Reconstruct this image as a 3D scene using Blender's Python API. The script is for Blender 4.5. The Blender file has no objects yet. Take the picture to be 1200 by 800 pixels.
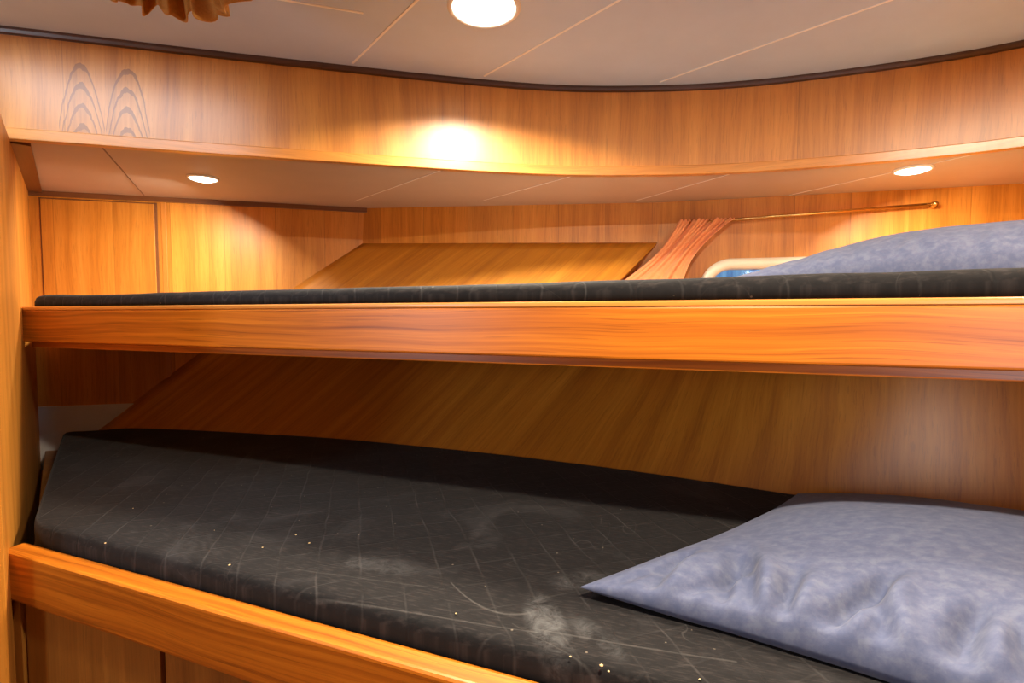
import bpy, bmesh, math, random
from mathutils import Vector, noise
from mathutils.geometry import tessellate_polygon
random.seed(7)
SC = bpy.context.scene
COL = SC.collection
V = Vector
EYE = 1.30

# ------------------------------------------------------------------ helpers
def link(o, parent=None):
    COL.objects.link(o)
    if parent is not None:
        o.parent = parent
    return o

def tag(o, label, cat, group=None, kind=None):
    o['label'] = label
    o['category'] = cat
    if group: o['group'] = group
    if kind: o['kind'] = kind
    return o

def empty(name, loc, label, cat, group=None):
    o = bpy.data.objects.new(name, None)
    o.empty_display_size = .05
    o.location = loc
    link(o)
    return tag(o, label, cat, group)

def grain_uv(bm, g):
    """box-like mapping in metres: V runs along the grain direction g"""
    g = V(g).normalized()
    uv = bm.loops.layers.uv.verify()
    bm.normal_update()
    for f in bm.faces:
        n = f.normal
        gg = g - n * g.dot(n)
        if gg.length < .2:
            gg = V((0, 0, 1)) - n * n.z if abs(n.z) < .9 else V((1, 0, 0)) - n * n.x
        gg.normalize()
        t = n.cross(gg)
        for l in f.loops:
            l[uv].uv = (l.vert.co.dot(t), l.vert.co.dot(gg))

def build(name, bm, mat, parent=None, smooth=False, grain=None):
    if grain is not None:
        grain_uv(bm, grain)
    me = bpy.data.meshes.new(name)
    bm.normal_update()
    bm.to_mesh(me); bm.free()
    for m in (mat if isinstance(mat, (list, tuple)) else [mat]):
        me.materials.append(m)
    if smooth:
        for p in me.polygons: p.use_smooth = True
        if smooth == 'edges': me.set_sharp_from_angle(angle=math.radians(38))
    o = bpy.data.objects.new(name, me)
    link(o, parent)
    if parent is not None and parent.type == 'EMPTY':
        o.matrix_parent_inverse = Matrix_T(parent.location)
    return o

from mathutils import Matrix
def Matrix_T(loc):
    return Matrix.Translation(-V(loc))

def prism(poly, z0, z1, bevel=0., seg=2):
    """vertical prism over a plan polygon"""
    bm = bmesh.new()
    a = [bm.verts.new((p[0], p[1], z0)) for p in poly]
    b = [bm.verts.new((p[0], p[1], z1)) for p in poly]
    n = len(poly)
    bm.faces.new(list(reversed(a))); bm.faces.new(b)
    for i in range(n):
        bm.faces.new((a[i], a[(i+1) % n], b[(i+1) % n], b[i]))
    bmesh.ops.recalc_face_normals(bm, faces=bm.faces[:])
    if bevel > 0:
        bmesh.ops.bevel(bm, geom=bm.edges[:], offset=bevel, segments=seg, profile=.6, affect='EDGES')
    return bm

def bar(a, b, n, t, z0, z1, bevel=0., off=0., seg=2):
    """board whose outer face runs from plan point a to b; n points inward"""
    a = V(a[:2]); b = V(b[:2]); n = V(n[:2])
    return prism([a+n*off, b+n*off, b+n*(off+t), a+n*(off+t)], z0, z1, bevel, seg)

def sweep(path, prof, closed_prof=True):
    """sweep a (n, z) profile along a plan path; n is measured along the inward normal"""
    bm = bmesh.new(); rows = []
    N = len(path)
    for i, p in enumerate(path):
        q0 = V(path[max(i-1, 0)]); q1 = V(path[min(i+1, N-1)])
        t = (q1-q0).normalized(); n = V((-t.y, t.x))
        rows.append([bm.verts.new((p[0]+n.x*a, p[1]+n.y*a, z)) for a, z in prof])
    k = len(prof)
    for i in range(N-1):
        for j in range(k):
            bm.faces.new((rows[i][j], rows[i+1][j], rows[i+1][(j+1) % k], rows[i][(j+1) % k]))
    bm.faces.new(rows[0]); bm.faces.new(list(reversed(rows[-1])))
    bmesh.ops.recalc_face_normals(bm, faces=bm.faces[:])
    return bm

def tube(pts, r, sides=12, caps=True):
    bm = bmesh.new(); rows = []
    pts = [V(p) for p in pts]
    for i, p in enumerate(pts):
        t = (pts[min(i+1, len(pts)-1)] - pts[max(i-1, 0)]).normalized()
        u = t.cross(V((0, 0, 1)))
        if u.length < .1: u = t.cross(V((1, 0, 0)))
        u.normalize(); w = u.cross(t)
        rr = r[i] if isinstance(r, (list, tuple)) else r
        rows.append([bm.verts.new(p + (u*math.cos(a)+w*math.sin(a))*rr) for a in [2*math.pi*k/sides for k in range(sides)]])
    for i in range(len(rows)-1):
        for k in range(sides):
            bm.faces.new((rows[i][k], rows[i][(k+1) % sides], rows[i+1][(k+1) % sides], rows[i+1][k]))
    if caps:
        bm.faces.new(rows[0]); bm.faces.new(rows[-1])
    bmesh.ops.recalc_face_normals(bm, faces=bm.faces[:])
    return bm

def lathe(prof, c, sides=40):
    """spin a (radius, z) profile about the vertical axis through c"""
    bm = bmesh.new(); rows = []
    for r, z in prof:
        if r < 1e-5:
            rows.append([bm.verts.new((c[0], c[1], c[2]+z))])
        else:
            rows.append([bm.verts.new((c[0]+r*math.cos(2*math.pi*k/sides), c[1]+r*math.sin(2*math.pi*k/sides), c[2]+z)) for k in range(sides)])
    for a, b in zip(rows, rows[1:]):
        for k in range(sides):
            k2 = (k+1) % sides
            if len(a) == 1 and len(b) == 1: continue
            if len(a) == 1: bm.faces.new((a[0], b[k], b[k2]))
            elif len(b) == 1: bm.faces.new((a[k], a[k2], b[0]))
            else: bm.faces.new((a[k], a[k2], b[k2], b[k]))
    bmesh.ops.recalc_face_normals(bm, faces=bm.faces[:])
    return bm

def grid(nu, nv, fn, uvfn=None, thick=None):
    bm = bmesh.new()
    uv = bm.loops.layers.uv.verify()
    vs = [[bm.verts.new(fn(i/nu, j/nv)) for j in range(nv+1)] for i in range(nu+1)]
    for i in range(nu):
        for j in range(nv):
            f = bm.faces.new((vs[i][j], vs[i+1][j], vs[i+1][j+1], vs[i][j+1]))
            if uvfn:
                for l, (a, b) in zip(f.loops, ((i, j), (i+1, j), (i+1, j+1), (i, j+1))):
                    l[uv].uv = uvfn(a/nu, b/nv)
    return bm

def lerp(a, b, t): return a + (b-a)*t
def sstep(a, b, x):
    t = min(1, max(0, (x-a)/(b-a))); return t*t*(3-2*t)

def catmull(pts, per=10):
    P = [V(p) for p in pts]; out = []
    for i in range(len(P)-1):
        p0 = P[max(i-1, 0)]; p1 = P[i]; p2 = P[i+1]; p3 = P[min(i+2, len(P)-1)]
        for k in range(per):
            t = k/per
            out.append(.5*((2*p1)+(p2-p0)*t+(2*p0-5*p1+4*p2-p3)*t*t+(3*p1-p0-3*p2+p3)*t**3))
    out.append(P[-1]); return out

# ------------------------------------------------------------------ materials
class NT:
    def __init__(s, name):
        s.m = bpy.data.materials.new(name); s.m.use_nodes = True
        s.t = s.m.node_tree; s.t.nodes.clear()
        s.out = s.t.nodes.new('ShaderNodeOutputMaterial')
    def n(s, typ, **kw):
        nd = s.t.nodes.new(typ)
        for k, v in kw.items():
            if k.startswith('i_'):
                key = k[2:]
                key = int(key) if key.isdigit() else key
                nd.inputs[key].default_value = v
            else: setattr(nd, k, v)
        return nd
    def l(s, a, b): s.t.links.new(a, b)
    def math(s, op, a, b=None, c=None, clamp=False):
        nd = s.n('ShaderNodeMath', operation=op); nd.use_clamp = clamp
        for i, x in enumerate((a, b, c)):
            if x is None: continue
            if isinstance(x, (int, float)): nd.inputs[i].default_value = x
            else: s.l(x, nd.inputs[i])
        return nd.outputs[0]
    def comb(s, x, y, z=0.):
        nd = s.n('ShaderNodeCombineXYZ')
        for i, v in enumerate((x, y, z)):
            if isinstance(v, (int, float)): nd.inputs[i].default_value = v
            else: s.l(v, nd.inputs[i])
        return nd.outputs[0]
    def noise(s, vec, scale=1., detail=4., rough=.55, dist=0.):
        nd = s.n('ShaderNodeTexNoise')
        nd.inputs['Scale'].default_value = scale; nd.inputs['Detail'].default_value = detail
        nd.inputs['Roughness'].default_value = rough; nd.inputs['Distortion'].default_value = dist
        s.l(vec, nd.inputs['Vector']); return nd.outputs['Fac']
    def ramp(s, fac, stops):
        nd = s.n('ShaderNodeValToRGB'); e = nd.color_ramp.elements
        while len(e) < len(stops): e.new(.5)
        for el, (p, c) in zip(e, stops): el.position = p; el.color = (*c, 1)
        s.l(fac, nd.inputs[0]); return nd.outputs[0]
    def mix(s, fac, a, b, mode='MIX'):
        nd = s.n('ShaderNodeMix', data_type='RGBA', blend_type=mode)
        for i, x in ((0, fac), (6, a), (7, b)):
            if isinstance(x, (int, float)): nd.inputs[i].default_value = x
            elif isinstance(x, tuple): nd.inputs[i].default_value = (*x, 1)
            else: s.l(x, nd.inputs[i])
        return nd.outputs[2]
    def bsdf(s, col, rough=.5, spec=.5, coat=0., bump=None, bstr=.2, bdist=.001, sheen=0., metal=0.):
        b = s.n('ShaderNodeBsdfPrincipled')
        if isinstance(col, tuple): b.inputs['Base Color'].default_value = (*col, 1)
        else: s.l(col, b.inputs['Base Color'])
        if isinstance(rough, (int, float)): b.inputs['Roughness'].default_value = rough
        else: s.l(rough, b.inputs['Roughness'])
        b.inputs['Specular IOR Level'].default_value = spec
        b.inputs['Coat Weight'].default_value = coat
        b.inputs['Coat Roughness'].default_value = .30
        b.inputs['Sheen Weight'].default_value = sheen
        b.inputs['Metallic'].default_value = metal
        if bump is not None:
            bp = s.n('ShaderNodeBump'); bp.inputs['Strength'].default_value = bstr
            bp.inputs['Distance'].default_value = bdist
            s.l(bump, bp.inputs['Height']); s.l(bp.outputs[0], b.inputs['Normal'])
        s.l(b.outputs[0], s.out.inputs[0]); return b

def wood(name, dark, mid, light, leaf=.2, tone=.16, rough=.34, coat=.25, figure=None, grainy=1., seam=.35, crough=.30, run=1.):
    T = NT(name)
    uvn = T.n('ShaderNodeUVMap')
    sp = T.n('ShaderNodeSeparateXYZ'); T.l(uvn.outputs[0], sp.inputs[0])
    u, v = sp.outputs[0], sp.outputs[1]
    ul = T.math('DIVIDE', u, leaf)
    idn = T.math('FLOOR', ul)
    wn = T.n('ShaderNodeTexWhiteNoise', noise_dimensions='1D'); T.l(idn, wn.inputs['W'])
    rnd = wn.outputs['Value']
    off = T.math('MULTIPLY', rnd, 37.)
    # slow sideways wander of the fibres
    wob = T.noise(T.comb(T.math('MULTIPLY', u, 3.), T.math('ADD', T.math('MULTIPLY', v, 1.6), off)), 1., 2.)
    uw = T.math('ADD', u, T.math('MULTIPLY', T.math('SUBTRACT', wob, .5), .05))
    fine = T.noise(T.comb(T.math('ADD', T.math('MULTIPLY', uw, 150.), off), T.math('MULTIPLY', v, 5.*run)), 1., 5., .6)
    broad = T.noise(T.comb(T.math('ADD', T.math('MULTIPLY', uw, 22.), off), T.math('MULTIPLY', v, .9*run)), 1., 3., .5)
    pore = T.noise(T.comb(T.math('MULTIPLY', uw, 420.), T.math('MULTIPLY', v, 16.*run), off), 1., 2.)
    fac = T.math('ADD', T.math('MULTIPLY', fine, .5*grainy), T.math('MULTIPLY', broad, .75))
    fac = T.math('ADD', fac, .5*(1-grainy)*.5)
    col = T.ramp(fac, [(.38, dark), (.62, mid), (.85, light)])
    pm = T.math('MULTIPLY', T.math('GREATER_THAN', pore, .62), .22*grainy)
    col = T.mix(pm, col, tuple(c*.45 for c in dark))
    tn = T.math('ADD', T.math('MULTIPLY', T.math('SUBTRACT', rnd, .5), tone*2), 1.)
    col = T.mix(1., col, T.comb(tn, tn, tn), 'MULTIPLY')
    if seam:
        fr = T.math('FRACT', ul)
        edge = T.math('LESS_THAN', fr, .0022/leaf)
        col = T.mix(T.math('MULTIPLY', edge, seam), col, tuple(c*.35 for c in dark))
    if figure:
        # a book-matched cathedral figure in the veneer
        u0, v0, half = figure
        a = T.math('SUBTRACT', T.math('ABSOLUTE', T.math('SUBTRACT', uw, u0)), half)
        nz = T.noise(T.comb(T.math('MULTIPLY', u, 60.), T.math('MULTIPLY', v, 40.)), 1., 3.)
        b = T.math('MULTIPLY', T.math('SUBTRACT', v, v0), .42)
        a2 = T.math('MULTIPLY', a, a)
        # pointed arches: v + k*a^2 isolines
        h = T.math('ADD', T.math('SUBTRACT', v, v0), T.math('MULTIPLY', a2, 70.))
        h = T.math('ADD', h, T.math('MULTIPLY', T.math('SUBTRACT', nz, .5), .022))
        rings = T.math('FRACT', T.math('MULTIPLY', h, 22.))
        line = T.math('GREATER_THAN', rings, .74)
        soft = T.math('MULTIPLY', rings, .25)
        m = T.math('MULTIPLY', T.math('LESS_THAN', T.math('ABSOLUTE', a), .045), T.math('LESS_THAN', h, .19))
        col = T.mix(T.math('MULTIPLY', m, T.math('ADD', T.math('MULTIPLY', line, .55), soft)), col, tuple(c*.55 for c in dark))
    b = T.bsdf(col, rough, .5, coat, bump=fine, bstr=.06, bdist=.0006)
    b.inputs['Coat Roughness'].default_value = crough
    return T.m

D, M_, L = (.38, .128, .011), (.57, .212, .022), (.68, .285, .040)
M = {}
M['veneer'] = wood('honey_veneer', D, M_, L, leaf=.165, tone=.10, rough=.46, coat=.08, crough=.42)
M['fascia'] = wood('fascia_veneer', (.36, .120, .012), (.54, .200, .022), (.66, .275, .040), leaf=.90, tone=.11, rough=.44, coat=.65, crough=.33, figure=(-.818, 1.70, .046), seam=.3)
M['hull'] = wood('hull_veneer', (.33, .105, .008), (.50, .188, .013), (.63, .265, .024), leaf=.6, tone=.05, rough=.42, coat=.35, crough=.40, seam=.0)
M['rail'] = wood('solid_teak', (.20, .042, .002), (.42, .110, .005), (.60, .185, .011), leaf=5., tone=.03, rough=.36, coat=.0, seam=0., grainy=1.6, run=.3)
M['cap'] = wood('rail_edge_teak', (.40, .14, .022), (.56, .21, .035), (.66, .28, .055), leaf=5., tone=.03, rough=.3, coat=.4, seam=0.)
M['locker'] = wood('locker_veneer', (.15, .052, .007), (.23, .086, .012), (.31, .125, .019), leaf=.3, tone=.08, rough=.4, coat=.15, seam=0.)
M['dark_wood'] = wood('dark_mahogany', (.035, .013, .006), (.06, .022, .010), (.09, .035, .016), leaf=5., rough=.35, seam=0.)
M['brown_wood'] = wood('brown_trim_wood', (.12, .04, .012), (.17, .062, .02), (.22, .085, .03), leaf=5., rough=.4, seam=0.)

def plain(name, col, rough=.5, spec=.5, metal=0., nscale=0., namp=.1, bstr=.1, sheen=0., coat=0.):
    T = NT(name)
    tc = T.n('ShaderNodeTexCoord')
    c = col; bump = None
    if nscale:
        f = T.noise(tc.outputs['Object'], nscale, 4.)
        c = T.ramp(f, [(.3, tuple(x*(1-namp) for x in col)), (.7, tuple(min(1, x*(1+namp)) for x in col))])
        bump = f
    T.bsdf(c, rough, spec, coat, bump=bump, bstr=bstr, sheen=sheen, metal=metal)
    return T.m
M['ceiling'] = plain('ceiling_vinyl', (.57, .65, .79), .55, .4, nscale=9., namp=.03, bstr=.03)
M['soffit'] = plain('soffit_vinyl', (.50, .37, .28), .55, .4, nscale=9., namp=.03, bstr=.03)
M['seam'] = plain('joint_strip', (.93, .91, .88), .35, .5, nscale=30., namp=.03)
M['seam_dull'] = plain('joint_strip_dull', (.85, .78, .72), .6, .3, nscale=30., namp=.03)
M['seam_dark'] = plain('joint_gap', (.22, .14, .10), .6, .3, nscale=30., namp=.03)
M['white'] = plain('white_laminate', (.62, .58, .55), .5, .4, nscale=12., namp=.04)
M['chrome'] = plain('lamp_ring', (.85, .82, .76), .35, .5, metal=0., nscale=40., namp=.03)
M['brass'] = plain('brass', (.62, .42, .16), .25, .5, metal=1., nscale=40., namp=.06)
M['cream'] = plain('cream_plastic', (.80, .74, .58), .35, .5, nscale=25., namp=.03)
M['floor'] = wood('floor_teak', (.14, .05, .012), (.22, .085, .02), (.3, .12, .03), leaf=.09, tone=.2, seam=.8)
M['crumb'] = plain('crumb', (.55, .40, .20), .8, .2, nscale=300., namp=.2)

def emit(name, col, s):
    T = NT(name); e = T.n('ShaderNodeEmission'); e.inputs[0].default_value = (*col, 1); e.inputs[1].default_value = s
    T.l(e.outputs[0], T.out.inputs[0]); return T.m
M['lens'] = emit('lamp_lens', (1., .89, .70), 8.)
M['hatch_pane'] = emit('daylit_hatch_acrylic', (.78, .88, 1.), 9.)

def glass():
    T = NT('porthole_glass')
    tc = T.n('ShaderNodeTexCoord')
    mp = T.n('ShaderNodeMapping'); mp.inputs['Scale'].default_value = (40, 40, 2); T.l(tc.outputs['Object'], mp.inputs[0])
    f = T.noise(mp.outputs[0], 1., 2.)
    c = T.ramp(f, [(.35, (.25, .48, .72)), (.6, (.62, .80, .92))])
    tr = T.n('ShaderNodeBsdfTransparent'); T.l(c, tr.inputs[0])
    gl = T.n('ShaderNodeBsdfGlossy'); gl.inputs['Roughness'].default_value = .05
    ms = T.n('ShaderNodeMixShader'); ms.inputs[0].default_value = .12
    T.l(tr.outputs[0], ms.inputs[1]); T.l(gl.outputs[0], ms.inputs[2]); T.l(ms.outputs[0], T.out.inputs[0])
    return T.m
M['glass'] = glass()

def quilt():
    T = NT('charcoal_quilted_cloth')
    tc = T.n('ShaderNodeTexCoord')
    sp = T.n('ShaderNodeSeparateXYZ'); T.l(tc.outputs['Object'], sp.inputs[0])
    x, y = sp.outputs[0], sp.outputs[1]
    wv = T.noise(tc.outputs['Object'], 6., 2.)
    wv = T.math('MULTIPLY', T.math('SUBTRACT', wv, .5), .03)
    def fam(deg, pitch):
        a = math.radians(deg)
        d = T.math('ADD', T.math('MULTIPLY', x, -math.sin(a)), T.math('MULTIPLY', y, math.cos(a)))
        d = T.math('ADD', d, wv)
        fr = T.math('FRACT', T.math('DIVIDE', d, pitch))
        return T.math('ABSOLUTE', T.math('SUBTRACT', fr, .5))     # .5 at the stitch line
    def stitchline(f):
        mr = T.n('ShaderNodeMapRange', interpolation_type='SMOOTHSTEP'); T.l(f, mr.inputs[0])
        mr.inputs[1].default_value = .455; mr.inputs[2].default_value = .497
        return mr.outputs[0]
    st = T.math('MAXIMUM', stitchline(fam(-73, .056)), T.math('MULTIPLY', stitchline(fam(17, .056)), .45))
    brk = T.noise(tc.outputs['Object'], 14., 4.)
    brk = T.ramp(brk, [(.42, (0, 0, 0)), (.66, (1, 1, 1))])
    weave = T.noise(tc.outputs['Object'], 420., 3.)
    fuzz = T.noise(tc.outputs['Object'], 60., 6., .7)
    base = T.ramp(fuzz, [(.3, (.0032, .0026, .0028)), (.75, (.0080, .0064, .0066))])
    # slubby threads running along the bunk
    rot = T.n('ShaderNodeMapping'); rot.inputs['Rotation'].default_value = (0, 0, math.radians(18)); T.l(tc.outputs['Object'], rot.inputs[0])
    rsp_ = T.n('ShaderNodeSeparateXYZ'); T.l(rot.outputs[0], rsp_.inputs[0])
    slub = T.noise(T.comb(T.math('MULTIPLY', rsp_.outputs[0], 45.), T.math('MULTIPLY', rsp_.outputs[1], 330.)), 1., 4., .65)
    slub = T.ramp(slub, [(.50, (0, 0, 0)), (.74, (1, 1, 1))])
    base = T.mix(T.math('MULTIPLY', slub, .55), base, (.044, .034, .031))
    # rubbed dusty patches and crease lines
    du = T.noise(tc.outputs['Object'], 5., 5., .65, .6)
    dm = T.ramp(du, [(.56, (0, 0, 0)), (.78, (1, 1, 1))])
    base = T.mix(T.math('MULTIPLY', dm, .5), base, (.050, .046, .047))
    cr = T.n('ShaderNodeTexNoise'); cr.inputs['Scale'].default_value = 4.2; cr.inputs['Detail'].default_value = 2.; cr.inputs['Distortion'].default_value = 1.2
    T.l(tc.outputs['Object'], cr.inputs['Vector'])
    cl = T.math('ABSOLUTE', T.math('SUBTRACT', cr.outputs['Fac'], .5))
    cl = T.math('MULTIPLY', T.math('LESS_THAN', cl, .002), .18)
    base = T.mix(T.math('MULTIPLY', cl, brk), base, (.10, .09, .085))
    sm = T.math('MULTIPLY', T.math('MULTIPLY', st, brk), .26)
    base = T.mix(sm, base, (.085, .075, .072))
    # pale rubbed creases left by the covers
    def arc(pts, wid, amt):
        (x0, y0), (x1, y1), (x2, y2) = pts
        d0 = (x0-x1)*(x0-x2); d1 = (x1-x0)*(x1-x2); d2 = (x2-x0)*(x2-x1)
        A2 = y0/d0+y1/d1+y2/d2; A1 = -(y0*(x1+x2)/d0+y1*(x0+x2)/d1+y2*(x0+x1)/d2); A0 = y0*x1*x2/d0+y1*x0*x2/d1+y2*x0*x1/d2
        yy = T.math('ADD', T.math('MULTIPLY', T.math('ADD', T.math('MULTIPLY', x, A2), A1), x), A0)
        dd = T.math('ABSOLUTE', T.math('ADD', T.math('SUBTRACT', y, yy), T.math('MULTIPLY', wv, .12)))
        mr = T.n('ShaderNodeMapRange', interpolation_type='SMOOTHSTEP'); T.l(dd, mr.inputs[0])
        mr.inputs[1].default_value = wid; mr.inputs[2].default_value = 0.
        inx = T.math('MULTIPLY', T.math('GREATER_THAN', x, x0), T.math('LESS_THAN', x, x2))
        return T.math('MULTIPLY', T.math('MULTIPLY', mr.outputs[0], inx), amt)
    am = arc([(-.085, .690), (-.05, .644), (.03, .626)], .0032, .55)
    for p_, w_, a_ in (([(-.26, .66), (-.129, .621), (.03, .582)], .0022, .42), ([(.03, .588), (.12, .560), (.24, .528)], .0024, .40), ([(-.33, .73), (-.22, .70), (-.10, .675)], .0020, .25), ([(.0, .60), (.06, .545), (.12, .50)], .002, .25)):
        am = T.math('MAXIMUM', am, arc(p_, w_, a_))
    am = T.math('MULTIPLY', am, T.math('ADD', T.math('MULTIPLY', fuzz, 1.4), -.1))
    base = T.mix(T.math('MULTIPLY', am, .7), base, (.15, .135, .125))
    def smudge(cx, cy, deg, lx, ly, amt):
        a_ = math.radians(deg)
        px = T.math('ADD', T.math('MULTIPLY', T.math('SUBTRACT', x, cx), math.cos(a_)/lx), T.math('MULTIPLY', T.math('SUBTRACT', y, cy), math.sin(a_)/lx))
        py = T.math('ADD', T.math('MULTIPLY', T.math('SUBTRACT', x, cx), -math.sin(a_)/ly), T.math('MULTIPLY', T.math('SUBTRACT', y, cy), math.cos(a_)/ly))
        r2 = T.math('ADD', T.math('MULTIPLY', px, px), T.math('MULTIPLY', py, py))
        mr = T.n('ShaderNodeMapRange', interpolation_type='SMOOTHSTEP'); T.l(r2, mr.inputs[0])
        mr.inputs[1].default_value = 1.; mr.inputs[2].default_value = 0.
        return T.math('MULTIPLY', mr.outputs[0], amt)
    sg = T.math('MAXIMUM', smudge(.042, .600, 100, .085, .030, .55), smudge(.095, .575, -60, .06, .022, .30))
    sg = T.math('MAXIMUM', sg, T.math('MAXIMUM', smudge(-.20, .735, -15, .09, .03, .2), smudge(.10, .70, 10, .07, .03, .25)))
    sg = T.math('MULTIPLY', sg, T.math('MULTIPLY', T.ramp(T.noise(tc.outputs['Object'], 38., 6., .75, .8), [(.40, (0, 0, 0)), (.72, (1, 1, 1))]), 1.3))
    base = T.mix(sg, base, (.12, .118, .120))
    # lint specks
    vo = T.n('ShaderNodeTexVoronoi'); vo.inputs['Scale'].default_value = 46.; T.l(tc.outputs['Object'], vo.inputs['Vector'])
    rsp = T.math('MULTIPLY', T.math('LESS_THAN', vo.outputs['Distance'], .07), T.math('GREATER_THAN', T.noise(tc.outputs['Object'], 30., 1.), .55))
    base = T.mix(T.math('MULTIPLY', rsp, .5), base, (.20, .16, .12))
    h = T.math('ADD', T.math('MULTIPLY', T.math('SUBTRACT', 1., st), .8), T.math('MULTIPLY', weave, .15))
    h = T.math('ADD', h, T.math('MULTIPLY', fuzz, .35))
    T.bsdf(base, .85, .2, 0., bump=h, bstr=.35, bdist=.002, sheen=.04)
    return T.m
M['quilt'] = quilt()

def denim(name, a, b, c):
    T = NT(name)
    tc = T.n('ShaderNodeTexCoord')
    mp = T.n('ShaderNodeMapping'); mp.inputs['Scale'].default_value = (54, 92, 60); mp.inputs['Rotation'].default_value = (0, 0, .6); T.l(tc.outputs['Object'], mp.inputs[0])
    f = T.noise(mp.outputs[0], 1., 6., .66, .2)
    g = T.noise(tc.outputs['Object'], 90., 3.)
    w = T.noise(tc.outputs['Object'], 700., 2.)
    f2 = T.math('ADD', T.math('MULTIPLY', f, .8), T.math('MULTIPLY', g, .2))
    col = T.ramp(f2, [(.40, a), (.51, b), (.62, c)])
    T.bsdf(col, .8, .25, 0., bump=w, bstr=.15, bdist=.0006, sheen=.1)
    return T.m
M['pillow'] = denim('mottled_blue_cotton', (.070, .083, .150), (.088, .100, .168), (.112, .125, .188))
M['pillow_lining'] = plain('cream_ticking', (.50, .47, .34), .8, .2, nscale=60., namp=.08)

def cloth(name, a, b, scale=300.):
    T = NT(name)
    tc = T.n('ShaderNodeTexCoord')
    f = T.noise(tc.outputs['Object'], scale, 3.)
    col = T.ramp(f, [(.3, a), (.7, b)])
    bs = T.bsdf(col, .75, .25, 0., bump=f, bstr=.12, bdist=.0005, sheen=.15)
    tl = T.n('ShaderNodeBsdfTranslucent'); T.l(col, tl.inputs[0])
    mx = T.n('ShaderNodeMixShader'); mx.inputs[0].default_value = .18
    T.l(bs.outputs[0], mx.inputs[1]); T.l(tl.outputs[0], mx.inputs[2]); T.l(mx.outputs[0], T.out.inputs[0])
    return T.m
M['curtain'] = cloth('salmon_curtain_cloth', (.86, .33, .12), (.92, .40, .17))
M['ochre'] = cloth('ochre_curtain_cloth', (.56, .25, .045), (.66, .31, .065))

# ------------------------------------------------------------------ plan of the cabin
Wd = V((.856, -1.)).normalized()                  # left partition, running from the far corner to the room
CORN = V((-1.545, 1.657))                         # left partition meets foot bulkhead
def wl(y): return V((-1.545 + .856*(1.657-y), y))
FOOT = V((-.54, 1.93))                            # bulkhead meets the hull
Fd = (FOOT-CORN).normalized()
HUL = V((.527, 1.829)); HUR = V((1.56, 1.570))
H0 = V((.88, .16)); H1 = V((1.80, 1.508))         # head bulkhead at the right, outside the frame
HWd = (H1-H0).normalized()
def isect(p, d, q, e):
    den = d.x*e.y-d.y*e.x
    t = ((q.x-p.x)*e.y-(q.y-p.y)*e.x)/den
    return p+d*t
ZC, ZS = 1.94, 1.70
# upper rail and lower rail lines
UA, UB = V((-1.228, 1.280)), V((.601, .598))
Ud = (UB-UA).normalized(); Un = V((-Ud.y, Ud.x))
LA, LB = V((-.877, .858)), V((-.024, .527))
Ld = (LB-LA).normalized(); Ln = V((-Ld.y, Ld.x))
UR = isect(UA, Ud, H0, HWd)
LR = isect(LA, Ld, H0, HWd)

def structure(o, label, cat):
    return tag(o, label, cat, kind='structure')

# floor, room walls behind the camera
bm = prism([(-1.8, -1.4), (1.75, -1.4), (2.1, 2.4), (-1.8, 2.4)], -.04, 0.)
structure(build('floor', bm, M['floor'], grain=(.66, -.75, 0)), 'dark teak cabin floor under the bunks', 'floor')
bm = prism([(-1.80, -1.40), (1.80, -1.40), (1.80, -1.36), (-1.80, -1.36)], 0, ZC)
structure(build('wall_rear', bm, M['veneer'], grain=(0, 0, 1)), 'wooden cabin wall behind the viewer', 'wall')
bm = prism([(-1.80, -1.36), (-1.76, -1.36), (-1.76, 1.75), (-1.80, 1.75)], 0, ZC)
structure(build('wall_port', bm, M['veneer'], grain=(0, 0, 1)), 'wooden cabin wall beyond the left partition', 'wall')
bm = prism([(1.76, -1.36), (1.80, -1.36), (1.80, .18), (1.76, .18)], 0, ZC)
structure(build('wall_right', bm, M['veneer'], grain=(0, 0, 1)), 'wooden cabin wall at the right of the viewer', 'wall')
bm = prism([(H0.x, H0.y), (1.80, .16), (1.80, .20), (H0.x+.03, H0.y+.04)], 0, ZC)
structure(build('wall_return', bm, M['veneer'], grain=(0, 0, 1)), 'wooden return wall beside the pillow end of the bunks', 'wall')
bm = prism([H0, H1+HWd*.16, H1+HWd*.16+V((.04, -.02)), H0+V((.04, .0))], 0, ZC)
structure(build('wall_head', bm, M['veneer'], grain=(0, 0, 1)), 'wooden bulkhead at the pillow end of the bunks', 'wall')

# left partition
pe = wl(.795)
wn = V((-Wd.y, Wd.x)); wn = wn if wn.x < 0 else -wn
c0 = CORN - Wd*.03
bm = prism([c0, pe, pe+wn*.028, c0+wn*.028], 0, ZS, .003)
structure(build('wall_left', bm, M['veneer'], grain=(0, 0, 1)), 'honey veneered partition at the far left end of the bunks', 'wall')

# foot bulkhead above, white laminate panel at its base
fo = V((-Fd.y, Fd.x))
a, b = CORN - Fd*.24, FOOT + Fd*.02
bm = prism([a, b, b+fo*.02, a+fo*.02], 1.00, ZS)
structure(build('wall_foot', bm, M['veneer'], grain=(0, 0, 1)), 'honey veneered bulkhead across the foot end of the bunks', 'wall')
bm = prism([a-fo*.004, b-fo*.004, b+fo*.016, a+fo*.016], 0., 1.004, .002)
structure(build('baseboard_foot', bm, M['white']), 'white panel strip at the base of the foot bulkhead', 'baseboard')

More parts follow.
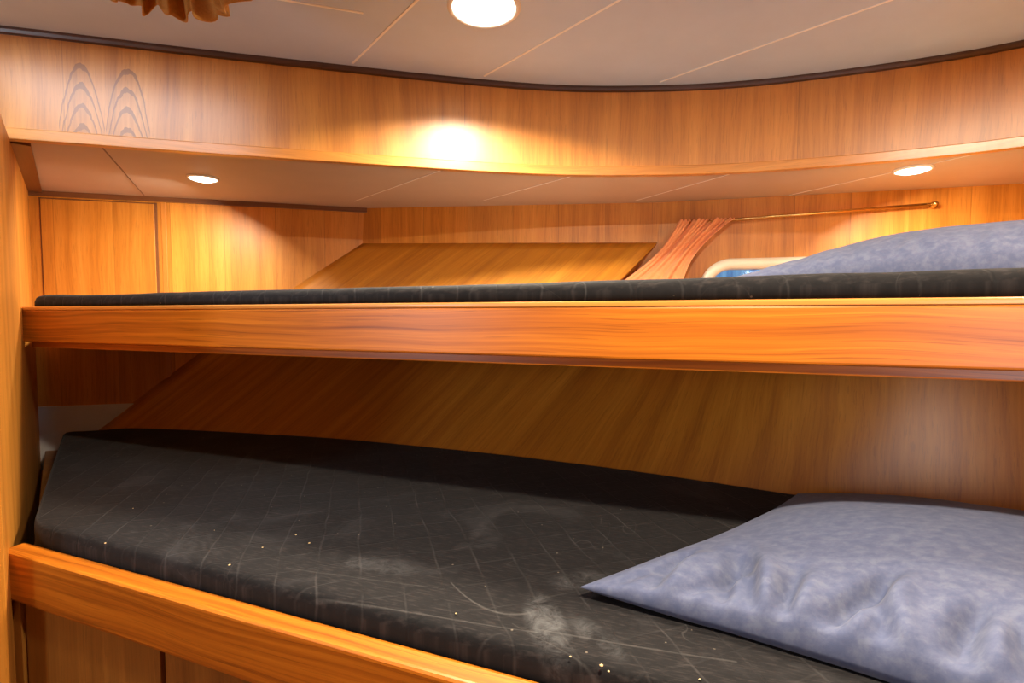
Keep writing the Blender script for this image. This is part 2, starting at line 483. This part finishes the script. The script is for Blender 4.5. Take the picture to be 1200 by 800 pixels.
# slanted hull lining
def hull(w, t):
    B = V((-1.354+1.936*w, 1.693-.636*w+.48*max(0, w*(1-w)), .93)); T_ = V((-.557+1.70*w, 1.925-.153*w, 1.57-.017*w))
    p = B.lerp(T_, t)
    k = 1-.88*sstep(.72, 1.12, w)                 # the hull side grows steeper towards the pillow end
    p.x = lerp(B.x, p.x, k); p.y = lerp(B.y, p.y, k)
    p.z += .016*math.sin(math.pi*min(max(t, 0), 1))*max(0, 1-w*.6)
    return p
WCUT, TL = .63, .60
def hull_uv(w, t): return (w*1.93, t*1.0)
bm = bmesh.new(); uvl = bm.loops.layers.uv.verify()
def patch(w0, w1, t0, t1, nw, nt):
    vs = [[bm.verts.new(hull(lerp(w0, w1, i/nw), lerp(t0, t1, j/nt))) for j in range(nt+1)] for i in range(nw+1)]
    for i in range(nw):
        for j in range(nt):
            f = bm.faces.new((vs[i][j], vs[i+1][j], vs[i+1][j+1], vs[i][j+1]))
            for l, (p, q) in zip(f.loops, ((i, j), (i+1, j), (i+1, j+1), (i, j+1))):
                l[uvl].uv = hull_uv(lerp(w0, w1, p/nw), lerp(t0, t1, q/nt))
patch(-.02, 1.42, -.35, TL, 36, 16)
patch(-.02, WCUT, TL, 1., 16, 8)
lo_ = [hull(lerp(-.02, 1.42, i/36), -.35) for i in range(37)]
va = [bm.verts.new(p) for p in lo_]; vb = [bm.verts.new((p.x, p.y, 0.)) for p in lo_]
for i in range(36): bm.faces.new((vb[i], vb[i+1], va[i+1], va[i]))
bmesh.ops.remove_doubles(bm, verts=bm.verts[:], dist=1e-4)
hw = build('wall_hull', bm, M['hull'], smooth=True)
sm = hw.modifiers.new('thickness', 'SOLIDIFY'); sm.thickness = .012; sm.offset = -1
structure(hw, 'slanted honey wood hull lining behind both bunks', 'wall')
# upright strip over the slanted lining
T0, T1 = hull(-.01, 1.), hull(WCUT, 1.)
bm = bmesh.new()
top0, top1 = FOOT-Fd*.01, HUL
q = [bm.verts.new(p) for p in (T0, T1, V((top1.x, top1.y, ZS+.005)), V((top0.x, top0.y, ZS+.005)))]
bm.faces.new(q)
r = bmesh.ops.extrude_face_region(bm, geom=bm.faces[:])
for vtx in [g for g in r['geom'] if isinstance(g, bmesh.types.BMVert)]: vtx.co += V((.004, .02, 0))
bmesh.ops.recalc_face_normals(bm, faces=bm.faces[:])
structure(build('trim_1', bm, M['veneer'], grain=(0, 0, 1)), 'upright veneer strip between slanted hull lining and soffit', 'trim')

# porthole wall: upright panel with a real opening
nd = (HUR-HUL).normalized(); nn = V((-nd.y, nd.x))                # nn points outboard
def onwall(s, z, off=0.):
    p = HUL + nd*s + nn*off; return V((p.x, p.y, z))
def stadium(cx, cz, w, h, n=16, r=None):
    r = h/2 if r is None else r
    pts = []
    for k in range(4):
        sx, sz = ((1, 1), (-1, 1), (-1, -1), (1, -1))[k]
        ox, oz = cx+sx*(w/2-r), cz+sz*(h/2-r)
        for i in range(n):
            a = math.radians(90*k + 90*i/(n-1)); pts.append((ox+r*math.cos(a), oz+r*math.sin(a)))
    return pts
PC = (.345, 1.392); PW, PH = .43, .208
hole = stadium(*PC, PW-.07, PH-.07)
s0, s1 = -.38, 1.42
rect = [(s0, 1.20), (s1, 1.20), (s1, ZS+.005), (s0, ZS+.005)]
bm = bmesh.new()
for off in (0., .02):
    allp = rect+hole
    vv = [bm.verts.new(onwall(s, z, off)) for s, z in allp]
    for tri in tessellate_polygon([[V((s, z, 0)) for s, z in rect], [V((s, z, 0)) for s, z in hole]]):
        try: bm.faces.new([vv[i] for i in tri])
        except ValueError: pass
bm.verts.ensure_lookup_table()
K = len(rect)+len(hole)
for base, m in ((0, 4), (4, len(hole))):
    for i in range(m):
        j = (i+1) % m
        bm.faces.new((bm.verts[base+i], bm.verts[base+j], bm.verts[K+base+j], bm.verts[K+base+i]))
bmesh.ops.recalc_face_normals(bm, faces=bm.faces[:])
structure(build('wall_window', bm, M['veneer'], grain=(0, 0, 1)), 'upright honey veneer panel around the oblong porthole', 'wall')

# the porthole
win = bpy.data.objects.new('window_1', None); win.location = onwall(PC[0], PC[1]); link(win)
structure(win, 'oblong cream framed porthole half hidden by the grey blue pillow on the upper bunk', 'window')
bm = bmesh.new()
o_ = stadium(*PC, PW, PH); i_ = stadium(*PC, PW-.075, PH-.075)
prof = [(0., 0.), (0., -.010), (.25, -.017), (.6, -.019), (.9, -.014), (1., -.002), (1., .02)]
rows = []
for f, off in prof:
    rows.append([bm.verts.new(onwall(lerp(a[0], b[0], f), lerp(a[1], b[1], f), off)) for a, b in zip(o_, i_)])
for a, b in zip(rows, rows[1:]):
    for k in range(len(o_)):
        k2 = (k+1) % len(o_)
        if (a[k].co-a[k2].co).length < 1e-6: continue
        bm.faces.new((a[k], a[k2], b[k2], b[k]))
bmesh.ops.recalc_face_normals(bm, faces=bm.faces[:])
build('window_frame', bm, M['cream'], win, smooth=True)
bm = bmesh.new()
ring = [bm.verts.new(onwall(s, z, .010)) for s, z in stadium(*PC, PW-.072, PH-.072)]
bmesh.ops.remove_doubles(bm, verts=bm.verts[:], dist=1e-5)
bm.faces.new(bm.verts[:])
r = bmesh.ops.extrude_face_region(bm, geom=bm.faces[:])
for vtx in [g for g in r['geom'] if isinstance(g, bmesh.types.BMVert)]: vtx.co += V((nn.x, nn.y, 0))*.005
bmesh.ops.recalc_face_normals(bm, faces=bm.faces[:])
build('window_pane', bm, M['glass'], win)

# ledge under the porthole, at the top of the slanted lining
e0 = [hull(lerp(WCUT-.05, 1.42, i/12), TL) for i in range(13)]
poly = [(p.x, p.y) for p in e0] + [(onwall(1.2, 0).x, onwall(1.2, 0).y), (onwall(-.2, 0).x, onwall(-.2, 0).y)]
bm = prism(poly, 1.296, 1.306)
structure(build('trim_2', bm, M['veneer'], grain=(1, 0, 0)), 'wooden ledge below the porthole behind the upper mattress', 'trim')

# ------------------------------------------------------------------ soffit, curved fascia, ceiling
fx = [(-1.80, 1.02), (-1.45, 1.105), (-1.155, 1.170), (-.99, 1.212), (-.826, 1.256), (-.639, 1.304), (-.44, 1.352), (-.229, 1.402),
      (0., 1.449), (.17, 1.470), (.336, 1.472), (.521, 1.460), (.695, 1.428), (.88, 1.372), (1.06, 1.303), (1.205, 1.226), (1.45, 1.05), (1.75, .78)]
path = [tuple(p) for p in catmull(fx, 8)]
TH = .022
pr = [(0., ZS), (0., ZC+.01), (TH, ZC+.01), (TH, ZS)]
bm = sweep(path, pr)
uv = bm.loops.layers.uv.verify()
# grain upright, u measured along the curve by x
for f in bm.faces:
    for l in f.loops: l[uv].uv = (l.vert.co.x + .13, l.vert.co.z)
structure(build('trim_3', bm, M['fascia'], smooth='edges'), 'tall curved honey wood fascia between ceiling and soffit', 'trim')
# lip moulding along its lower edge
pr = [(-.004, ZS+.0205), (-.0135, ZS+.0195), (-.015, ZS+.0175), (-.015, ZS-.0045), (-.0135, ZS-.006), (.004, ZS-.006), (.010, ZS+.004), (.004, ZS+.021)]
bm = sweep(path, pr)
uv = bm.loops.layers.uv.verify()
for f in bm.faces:
    for l in f.loops: l[uv].uv = (l.vert.co.z*1.0+l.vert.co.y*.3, l.vert.co.x)
structure(build('trim_4', bm, M['cap']), 'slim wooden lip moulding along the lower edge of the curved fascia', 'trim')
# dark bead where the fascia meets the ceiling
pr = [(-.002, ZC-.013), (-.010, ZC-.012), (-.013, ZC-.006), (-.013, ZC+.002), (.006, ZC+.002), (.006, ZC-.013)]
bm = sweep(path, pr)
structure(build('trim_5', bm, M['dark_wood'], grain=(1, 0, 0)), 'dark brown bead between curved fascia and ceiling', 'trim')

poly = [(-1.80, -1.40), (1.80, -1.40), (1.80, .75)] + [(p[0], p[1]+.012) for p in reversed(path)]
bm = prism(poly, ZC, ZC+.03)
ceil = structure(build('ceiling', bm, M['ceiling']), 'pale vinyl panelled ceiling with light joint strips', 'ceiling')
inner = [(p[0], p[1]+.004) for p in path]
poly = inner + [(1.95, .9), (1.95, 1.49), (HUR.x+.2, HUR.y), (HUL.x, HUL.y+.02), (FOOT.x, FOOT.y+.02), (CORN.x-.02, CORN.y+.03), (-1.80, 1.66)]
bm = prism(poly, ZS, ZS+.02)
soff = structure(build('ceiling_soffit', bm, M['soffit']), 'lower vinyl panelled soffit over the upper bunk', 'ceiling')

def strip(a, b, z, w, mat, parent, name='joint_strip'):
    a = V(a); b = V(b); d = (b-a).normalized(); n = V((-d.y, d.x))*w/2
    return build(name, prism([a-n, b-n, b+n, a+n], z-.0012, z+.001), mat, parent)
for a, b in (((-.405, 1.333), (.45, .285)), ((-.075, 1.402), (.80, .416)), ((.405, 1.437), (1.35, .49)), ((1.045, 1.365), (1.70, .80)), ((-.75, .985), (-.315, 1.117))):
    strip(a, b, ZC, .0055, M['seam'], ceil)
strip((1.10, .985), (1.50, 1.02), ZC, .005, M['seam'], ceil)
for a, b, m in (((-1.22, 1.72), (-.97, 1.23), 'seam_dark'), ((-.55, 1.81), (-.185, 1.42), 'seam_dull'), ((-.10, 1.80), (.17, 1.49), 'seam_dull'), ((.43, 1.80), (.62, 1.46), 'seam_dull'), ((.92, 1.72), (1.15, 1.28), 'seam_dull')):
    strip(a, b, ZS, .003, M[m], soff)
# brown edge strip on the soffit along the left partition
a, b = CORN, wl(1.19)
r_ = -wn
bm = prism([a, b, b+r_*.034, a+r_*.034], ZS-.006, ZS+.001)
structure(build('trim_6', bm, M['brown_wood'], grain=(Wd.x, Wd.y, 0)), 'dark brown edge strip on the soffit beside the left partition', 'trim')
# brown cornice over the foot bulkhead
bm = prism([CORN, FOOT, FOOT-fo*.008, CORN-fo*.008], ZS-.016, ZS+.001)
structure(build('trim_7', bm, M['brown_wood'], grain=(Fd.x, Fd.y, 0)), 'brown cornice strip over the foot bulkhead', 'trim')

# ------------------------------------------------------------------ locker door in the foot bulkhead
def onfoot(s, off=0.):
    return CORN + Fd*s - fo*off
dr = empty('locker_door', (*onfoot(.19), 1.33), 'flush honey wood locker door in the bulkhead above the left end of the upper bunk', 'cabinet door')
s0, s1, z0, z1 = .032, .350, 1.30, 1.676
build('door_panel', prism([onfoot(s0, -.002), onfoot(s1, -.002), onfoot(s1, .004), onfoot(s0, .004)], z0, z1, .0015), M['veneer'], dr, grain=(0, 0, 1))
for nm, (x0, x1, y0, y1) in dict(a=(s1, s1+.008, z0, z1+.005), b=(s0-.005, s1+.005, z1, z1+.004), c=(s0-.004, s0, z0, z1)).items():
    build('shadow_gap_bead', prism([onfoot(x0, -.002), onfoot(x1, -.002), onfoot(x1, .0015), onfoot(x0, .0015)], y0, y1), M['brown_wood'], dr, grain=(0, 0, 1))
# cover bead next to the door
bm = prism([onfoot(.370, -.002), onfoot(.384, -.002), onfoot(.384, .003), onfoot(.370, .003)], 1.0, ZS-.01, .001)
structure(build('trim_8', bm, M['cap'], grain=(0, 0, 1)), 'narrow upright wooden bead right of the locker door', 'trim')

# ------------------------------------------------------------------ bunks
g3 = lambda d: (d.x, d.y, 0)
ub = empty('bunk', (*(UA+Ud*.95), 1.22), 'upper built-in bunk with a varnished orange wood front board and thin dark mattress', 'bunk bed', 'built-in bunks')
u0 = wl(UA.y-.004); u0 = UA + Ud*.004
build('front_board', bar(u0, UR, Un, .028, 1.236, 1.3135, .003), M['rail'], ub, grain=g3(Ud))
build('cap_strip', bar(u0-Ud*.004, UR, Un, .030, 1.3130, 1.3225, .0035, -.0012, 3), M['cap'], ub, grain=g3(Ud))
build('support_batten', bar(u0+Ud*.02, UR, Un, .022, 1.2215, 1.2362, .002, .010), M['rail'], ub, grain=g3(Ud))
tb = .50
poly = [u0+Un*.027+Ud*.02, UR+Un*.027] + [V(hull(w, tb)[:2])+V((-.004, -.018)) for w in (1.30, 1.0, .7, .4, .1)] + [onfoot(.42, .006), onfoot(.03, .006)]
build('base_panel', prism(poly, 1.240, 1.256), M['white'], ub)['label'] = 'white painted underside board'

lb = empty('bunk', (*(LA+Ld*.85), 0.), 'lower built-in bunk with a sloping-looking orange wood edge board over locker panels', 'bunk bed', 'built-in bunks')
lb['label'] = 'lower built-in bunk, orange wood edge board over brown locker fronts near the floor'
build('front_board', bar(LA+Ld*.002, LR, Ln, .034, .815, .9005, .006, 0., 3), M['rail'], lb, grain=g3(Ld))
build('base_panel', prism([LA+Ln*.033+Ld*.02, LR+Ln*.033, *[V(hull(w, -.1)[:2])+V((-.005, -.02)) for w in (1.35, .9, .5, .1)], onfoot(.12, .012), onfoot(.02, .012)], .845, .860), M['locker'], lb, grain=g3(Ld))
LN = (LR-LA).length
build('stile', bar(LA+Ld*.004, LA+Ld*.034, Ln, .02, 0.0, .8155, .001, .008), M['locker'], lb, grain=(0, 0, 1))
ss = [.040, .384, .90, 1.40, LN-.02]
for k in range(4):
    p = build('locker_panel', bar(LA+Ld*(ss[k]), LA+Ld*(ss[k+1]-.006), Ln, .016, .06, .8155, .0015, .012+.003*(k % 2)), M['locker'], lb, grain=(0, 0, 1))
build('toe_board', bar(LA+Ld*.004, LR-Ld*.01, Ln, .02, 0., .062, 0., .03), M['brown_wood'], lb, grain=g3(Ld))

# ------------------------------------------------------------------ mattresses
def mattress(name, corners, zb, zt, rad, nu, nv, amp, seed, endround=.06, backline=None):
    """corners: front-left, front-right, back-right, back-left in plan; closed, softly rounded pad"""
    A, B, C, Dd = [V(c) for c in corners]
    Lu = ((B-A).length+(C-Dd).length)/2; Lv = ((Dd-A).length+(C-B).length)/2
    # spacing finer near the edges
    def spread(n, Ltot):
        e = [0, .004, .010, .018, .03, .045]
        e = [x/Ltot for x in e]
        mid = [lerp(e[-1], 1-e[-1], k/n) for k in range(1, n)]
        return e+mid+[1-x for x in reversed(e)]
    us, vs_ = spread(nu, Lu), spread(nv, Lv)
    bm = bmesh.new(); uv = bm.loops.layers.uv.verify()
    def P(u, v):
        # pull the four corners in so the pad has rounded corners in plan
        du, dv = min(u, 1-u)*Lu, min(v, 1-v)*Lv
        R = endround
        uu, vv = u, v
        if du < R and dv < R:
            a, b = R-du, R-dv
            m = max(a, b); l = math.hypot(a, b)
            k = m/l if l > 0 else 1
            a, b = a*k, b*k
            uu = (R-a)/Lu if u < .5 else 1-(R-a)/Lu
            vv = (R-b)/Lv if v < .5 else 1-(R-b)/Lv
        p = A.lerp(B, uu).lerp(Dd.lerp(C, uu), vv)
        if backline: p.y += vv*backline(Dd.lerp(C, uu))
        d = min(du, dv)
        e = 1-min(1, d/rad)
        h = math.sqrt(max(0, 1-e*e))
        n = noise.noise(V((p.x*3.1+seed, p.y*3.1, 0)))*amp + noise.noise(V((p.x*9+seed, p.y*9, 3)))*amp*.45
        drop = rad*(1-h)
        z = zt - drop + n*sstep(0, .05, d+.015)
        return V((p.x, p.y, z))
    top = [[bm.verts.new(P(u, v)) for v in vs_] for u in us]
    I, J = len(us), len(vs_)
    for i in range(I-1):
        for j in range(J-1):
            bm.faces.new((top[i][j], top[i+1][j], top[i+1][j+1], top[i][j+1]))
    loop = [top[i][0] for i in range(I)] + [top[I-1][j] for j in range(1, J)] + [top[i][J-1] for i in range(I-2, -1, -1)] + [top[0][j] for j in range(J-2, 0, -1)]
    low = [bm.verts.new((v.co.x, v.co.y, zb)) for v in loop]
    for i in range(len(loop)):
        j = (i+1) % len(loop)
        bm.faces.new((loop[j], loop[i], low[i], low[j]))
    bm.faces.new(low)
    bmesh.ops.recalc_face_normals(bm, faces=bm.faces[:])
    return build(name, bm, M['quilt'], smooth=True)

fl = LA + Ln*.037 + Ld*.014
fr = LR + Ln*.037 - Ld*.015
hb = lambda w, t: V(hull(w, t)[:2])
bl = V((-1.452, 1.640)); br = hb(1.30, -.01)+V((-.01, -.03))
# two-piece back edge is nearly straight, so four corners are enough
def bow(q):
    w_ = min(1.3, max(.03, (q.x+1.354)/1.936))
    return (hull(w_, 0).y - .006 - q.y)*sstep(-1.45, -1.25, q.x)
mt = mattress('mattress', (fl, fr, br, bl), .862, .932, .016, 120, 50, .0035, 2.3, .05, bow)
tag(mt, 'wide dark charcoal quilted mattress with lint and crumbs on the lower bunk', 'mattress', 'bunk mattresses')
fl = UA + Un*.006 + Ud*.024
fr = UR + Un*.004 - Ud*.012
ml = mattress('mattress', (fl, fr, hb(1.18, .62)+V((-.02, -.03)), hb(.0, .62)+V((-.10, -.06))), 1.3232, 1.3475, .016, 130, 30, .0045, 9.1, .03)
tag(ml, 'thin dark mattress edge above the upper bunk front board', 'mattress', 'bunk mattresses')
for o in (ml,):
    for v in o.data.vertices:
        # the pad gets a little thicker towards the pillow end
        s = (V(v.co[:2])-UA).dot(Ud)/1.95
        if v.co.z > 1.33: v.co.z += .002 + .008*max(0, s)**2

# ------------------------------------------------------------------ pillows
CREASE = [(.055, .008, .012, .25, .20), (.115, .014, .011, -.15, .22), (.175, .009, .010, .30, .17), (.235, .017, .013, -.30, .26), (.285, .016, .011, -.42, .24),
          (.335, .012, .010, -.20, .18), (.40, .015, .012, .20, .22), (.47, .011, .011, -.25, .20), (.55, .014, .013, .15, .2), (.64, .012, .012, -.2, .2), (.75, .012, .012, .2, .2)]
def pillow(name, c, zb, hgt, label, folds=1., seed=0., inset=.035, parent=None, mat=None, nu=150, nv=80, warp=1., ea=.55, lining=None):
    A, B, C, Dd = [V(x) for x in c]
    Lu = (B-A).length; Lv = (Dd-A).length
    bm = bmesh.new(); uv = bm.loops.layers.uv.verify()
    def plan(s, t):
        # sides bow in between the pointed corners
        si = s + inset/Lu*math.sin(math.pi*t)*(1-2*s)*1.0
        ti = t + inset/Lv*math.sin(math.pi*s)*(1-2*t)*1.0
        return A.lerp(B, si).lerp(Dd.lerp(C, si), ti)
    def H(s, t):
        s = s**warp
        a = max(0, 4*s*(1-s)); b = max(0, 4*t*(1-t))
        return (a**ea)*(b**(.36 if t < .5 else .50))
    rim = {}
    def vert(s, t, top):
        p = plan(s, t); h = H(s, t)
        k = hgt*h
        n = noise.noise(V((p.x*7+seed, p.y*7, 1)))*.004*min(1, h*1.5)
        # gathered creases fanning in from the front hem, with one or two at the left seam
        q = noise.noise(V((s*Lu*9+seed, t*9, .5)))
        fold = 0.
        for sc, dep, wid, sl, reach in CREASE:
            x = (s-sc-sl*t+.010*q)*Lu/wid
            fold -= dep*math.exp(-x*x)*(1-sstep(reach*.35, reach, t))*sstep(0, .035, t)
            x2 = (s-sc-sl*t+.010*q)*Lu/wid-2.1
            fold += .45*dep*math.exp(-x2*x2)*(1-sstep(reach*.35, reach, t))*sstep(0, .035, t)
        fold *= folds
        if top: p = p - (Dd-A).normalized()*fold*.55*min(1, h*2)
        if top:
            z = max(zb + .012 + k*.93 + n + fold*min(1, h*1.6), zb + .012 + .002*min(1, h*3))
        else:
            z = zb + .012 - .011*min(1, h*4)
        return (p.x, p.y, z)
    T = [[None]*(nv+1) for _ in range(nu+1)]; Bt = [[None]*(nv+1) for _ in range(nu+1)]
    def ease(x): return .5-.5*math.cos(math.pi*x)*(.35)-(.5-.35*.5-.0)*(1-2*x)*1.0 if False else lerp(x, .5-.5*math.cos(math.pi*x), .6)
    for i in range(nu+1):
        for j in range(nv+1):
            s, t = ease(i/nu), ease(j/nv)
            T[i][j] = bm.verts.new(vert(s, t, True))
            Bt[i][j] = T[i][j] if i in (0, nu) or j in (0, nv) else bm.verts.new(vert(s, t, False))
    for i in range(nu):
        for j in range(nv):
            f = bm.faces.new((T[i][j], T[i+1][j], T[i+1][j+1], T[i][j+1]))
            if lining and ease((j+.5)/nv) > lining: f.material_index = 1
            q = (Bt[i][j], Bt[i][j+1], Bt[i+1][j+1], Bt[i+1][j])
            if len(set(q)) >= 3 and not all(x in (T[i][j], T[i][j+1], T[i+1][j+1], T[i+1][j]) for x in q):
                bm.faces.new(q)
    bmesh.ops.recalc_face_normals(bm, faces=bm.faces[:])
    return build(name, bm, [M['pillow'], M['pillow_lining']], parent, smooth=True)
pl = pillow('pillow', [(.088, .652), (.622, .268), (1.13, .745), (.570, 1.005)], .934, .082, '', 1.5, 3.)
tag(pl, 'big mottled grey blue pillow lying on the lower bunk mattress', 'pillow', 'pillows')
pu = pillow('pillow', [(.42, 1.12), (1.10, .72), (1.52, 1.20), (.84, 1.52)], 1.359, .133, '', .3, 8., inset=.02, warp=1.35, ea=.62, lining=.33)
tag(pu, 'grey blue pillow on the upper bunk in front of the porthole', 'pillow', 'pillows')

# ------------------------------------------------------------------ crumbs on the lower mattress
for x, y, r in ((-.396, .795, .0015), (-.363, .843, .0017), (-.328, .811, .0016), (-.417, .738, .0018), (-.658, .811, .0014), (-.724, .961, .0013),
                (-.069, .615, .0013), (.094, .521, .0016), (.100, .512, .0012), (.063, .535, .0011), (-.51, .86, .0011), (.19, .50, .0012)):
    bm = bmesh.new()
    bmesh.ops.create_icosphere(bm, subdivisions=1, radius=r)
    for v in bm.verts:
        v.co = V((v.co.x*random.uniform(.7, 1.5), v.co.y*random.uniform(.7, 1.3), v.co.z*.7))
    o = build('crumb', bm, M['crumb'])
    o.location = (x, y, .933)
    dg = o
    tag(o, 'tiny pale yellow crumb lying on the dark lower mattress', 'crumb', 'crumbs on the lower mattress')

# ------------------------------------------------------------------ curtain and rod at the porthole
rod = empty('curtain_rod', onwall(.40, 1.63, -.03), 'thin brass curtain rod on the wall above the porthole', 'curtain rod')
ra, rb = onwall(.075, 1.6185, -.028), onwall(.815, 1.646, -.028)
build('rod', tube([ra, rb], .0048, 12), M['brass'], rod, smooth=True)
for p, q in ((rb, onwall(.822, 1.6465, 0.)), (ra, onwall(.072, 1.6185, 0.))):
    b_ = tube([q, q.lerp(p, .25), q.lerp(p, .3), p+(p-q)*.25], [.011, .011, .006, .006], 12)
    build('bracket', b_, M['brass'], rod, smooth=True)

def curtain():
    def path_c(t):   # centre, half width in metres along the wall direction, at height fraction t (0 top)
        return .148 - .255*t**.95, .086 - .026*math.sin(math.pi*min(1, t*1.5)) + .012*t
    def fn(u, t):
        c_, h_ = path_c(t)
        w = (u-.5)*2
        z = lerp(1.626, 1.316, t)
        amp = lerp(.013, .008, t)
        wob = .9*noise.noise(V((u*2.2, t*1.5, 0)))
        pl_ = (math.sin(u*2*math.pi*3.2 + wob)*.8 + math.sin(u*2*math.pi*6.1 + 2*wob + .6)*.35) * amp
        pl_ += math.sin(u*2*math.pi*12)*.0045*(1-sstep(0, .22, t))
        cre = -.008*math.exp(-((t-.60-.05*w)/.02)**2)*sstep(-.4, .2, w)
        off = -.036 - .06*t - .10*sstep(.3, 1., t) - pl_ + cre
        z += .004*math.sin(u*2*math.pi*12)*(1-sstep(0, .08, t))
        return onwall(c_+w*h_, z, off)
    bm = grid(110, 40, fn)
    o = build('curtain', bm, M['curtain'], smooth=True)
    s = o.modifiers.new('thickness', 'SOLIDIFY'); s.thickness = .0016
    return o
tag(curtain(), 'salmon orange curtain drawn aside and draped left of the porthole', 'curtain')

# ------------------------------------------------------------------ gathered curtain hanging at the ceiling hatch
def bunch():
    cx, cy = -.528, .795
    def fn(u, t):
        a = u*2*math.pi
        n = 13
        r = 1+.16*math.sin(a*n+.8*math.sin(a*3))+.09*math.sin(a*29+t*4)
        rx, ry = lerp(.070, .112, t**.7), lerp(.035, .058, t**.7)
        # lowest right of the middle, rising to both sides
        xx = math.cos(a)
        bot = 1.782 + .014*(max(0, -(xx-.25))/1.25)**1.3 + .016*max(0, (xx-.45)/.55)**2
        bot += .006*math.sin(a*n+1.1)+.004*math.sin(a*23)
        z = lerp(ZC, bot, t)
        return V((cx+math.cos(a)*rx*r, cy+math.sin(a)*ry*r, z))
    bm = grid(260, 26, fn)
    bmesh.ops.remove_doubles(bm, verts=bm.verts[:], dist=1e-5)
    o = build('gathered_curtain', bm, M['ochre'], smooth=True)
    s = o.modifiers.new('thickness', 'SOLIDIFY'); s.thickness = .002
    # inner ruffles
    return o
tag(bunch(), 'ochre gathered curtain end with ruffled hem hanging from the ceiling at top left', 'curtain')

# hatch in the ceiling just out of the frame, the curtain belongs to it
hx0, hx1, hy0, hy1 = -1.27, -.62, .46, 1.01
hat = empty('ceiling_hatch', ((hx0+hx1)/2, (hy0+hy1)/2, ZC), 'daylit square ceiling hatch beside the gathered ochre curtain', 'hatch')
bmf = bmesh.new()
fw = .03
outer = [(hx0, hy0), (hx1, hy0), (hx1, hy1), (hx0, hy1)]
inn = [(hx0+fw, hy0+fw), (hx1-fw, hy0+fw), (hx1-fw, hy1-fw), (hx0+fw, hy1-fw)]
for zz in (ZC-.012, ZC+.002):
    for p in outer+inn: bmf.verts.new((p[0], p[1], zz))
bmf.verts.ensure_lookup_table(); vv = bmf.verts
for i in range(4):
    j = (i+1) % 4
    for q in ((vv[i], vv[j], vv[4+j], vv[4+i]), (vv[8+i], vv[8+j], vv[12+j], vv[12+i]), (vv[i], vv[j], vv[8+j], vv[8+i]), (vv[4+i], vv[4+j], vv[12+j], vv[12+i])):
        bmf.faces.new(q)
bmesh.ops.recalc_face_normals(bmf, faces=bmf.faces[:])
build('hatch_frame', bmf, M['dark_wood'], hat, grain=(1, 0, 0))
build('hatch_pane', prism(inn, ZC-.006, ZC+.001), M['hatch_pane'], hat)

# ------------------------------------------------------------------ lamps
def lamp(x, y, z, r, label, power, size, spread=150, col=(1., .87, .67), aim=None):
    t = empty('ceiling_light', (x, y, z), label, 'ceiling light', 'recessed ceiling lights')
    build('lamp_ring', lathe([(r, .001), (r*1.16, .001), (r*1.16, -.002), (r*1.1, -.004), (r*1.02, -.006), (r*.98, -.002)], (x, y, z)), M['chrome'], t, smooth=True)
    build('lamp_lens', lathe([(r, .0), (r*.96, -.005), (r*.7, -.009), (r*.35, -.011), (0, -.0115)], (x, y, z)), M['lens'], t, smooth=True)
    ld = bpy.data.lights.new('lamp_glow', 'AREA'); ld.shape = 'DISK'; ld.size = size; ld.energy = power
    ld.color = col; ld.spread = math.radians(spread)
    lo = bpy.data.objects.new('lamp_glow', ld); lo.location = (x, y, z-(.034 if aim else .020)); link(lo)
    if aim: lo.rotation_euler = (V(aim)-V(lo.location)).to_track_quat('-Z', 'Y').to_euler()   # swivelling reading spot
    return t
lamp(-.058, 1.095, ZC, .066, 'large bright round light in the main ceiling above the fascia', 17., .128, 150)
lamp(-.895, 1.505, ZS, .036, 'small bright round light in the soffit near the locker door', 3.6, .056, 150, (1., .88, .72), (-1.10, 1.58, 1.30))
lamp(1.094, 1.419, ZS, .040, 'small bright round light in the soffit above the upper pillow', 3.2, .060, 150, (1., .88, .72), (1.27, 1.46, 1.28))
lamp(.20, .24, ZC, .048, 'round ceiling light over the cabin floor in front of the bunks', 21., .06, 178)
lamp(.98, .58, ZC, .048, 'round ceiling light near the right end of the curved fascia', 7., .08, 178)

# cool daylight from the companionway behind the viewer to the right
ld = bpy.data.lights.new('companionway_daylight', 'AREA'); ld.shape = 'RECTANGLE'; ld.size = .34; ld.size_y = .95; ld.energy = 2.2; ld.spread = math.radians(80)
ld.color = (.80, .90, 1.)
lo = bpy.data.objects.new('companionway_daylight', ld); lo.location = (.78, -1.25, 1.2)
lo.rotation_euler = (V((1.1, 1.0, 1.1))-V(lo.location)).to_track_quat('-Z', 'Y').to_euler(); link(lo)

# added cool uplight near the left wall, brightens the ceiling; no window there
ld = bpy.data.lights.new('cool_fill_uplight', 'AREA'); ld.shape = 'RECTANGLE'; ld.size = .6; ld.size_y = .35; ld.energy = 10.
ld.color = (.82, .90, 1.)
lo = bpy.data.objects.new('cool_fill_uplight', ld); lo.location = (-1.72, -.35, 1.40)
lo.rotation_euler = (V((-.1, .8, 2.1))-V(lo.location)).to_track_quat('-Z', 'Y').to_euler(); link(lo)

# ------------------------------------------------------------------ world: pale daylight outside
w = bpy.data.worlds.new('world'); SC.world = w; w.use_nodes = True
bg = w.node_tree.nodes['Background']; bg.inputs[0].default_value = (.50, .68, .86, 1); bg.inputs[1].default_value = .8

# ------------------------------------------------------------------ camera
cam = bpy.data.cameras.new('camera'); cam.lens = 18.; cam.sensor_width = 36.; cam.clip_start = .02
co = bpy.data.objects.new('camera', cam); link(co)
co.location = (0, 0, EYE); co.rotation_euler = (math.pi/2 - math.atan(30/600), 0, 0)
SC.camera = co
SC.view_settings.view_transform = 'Standard'; SC.view_settings.look = 'None'
SC.view_settings.gamma = 1.; SC.view_settings.use_curve_mapping = False
SC.view_settings.exposure = .42
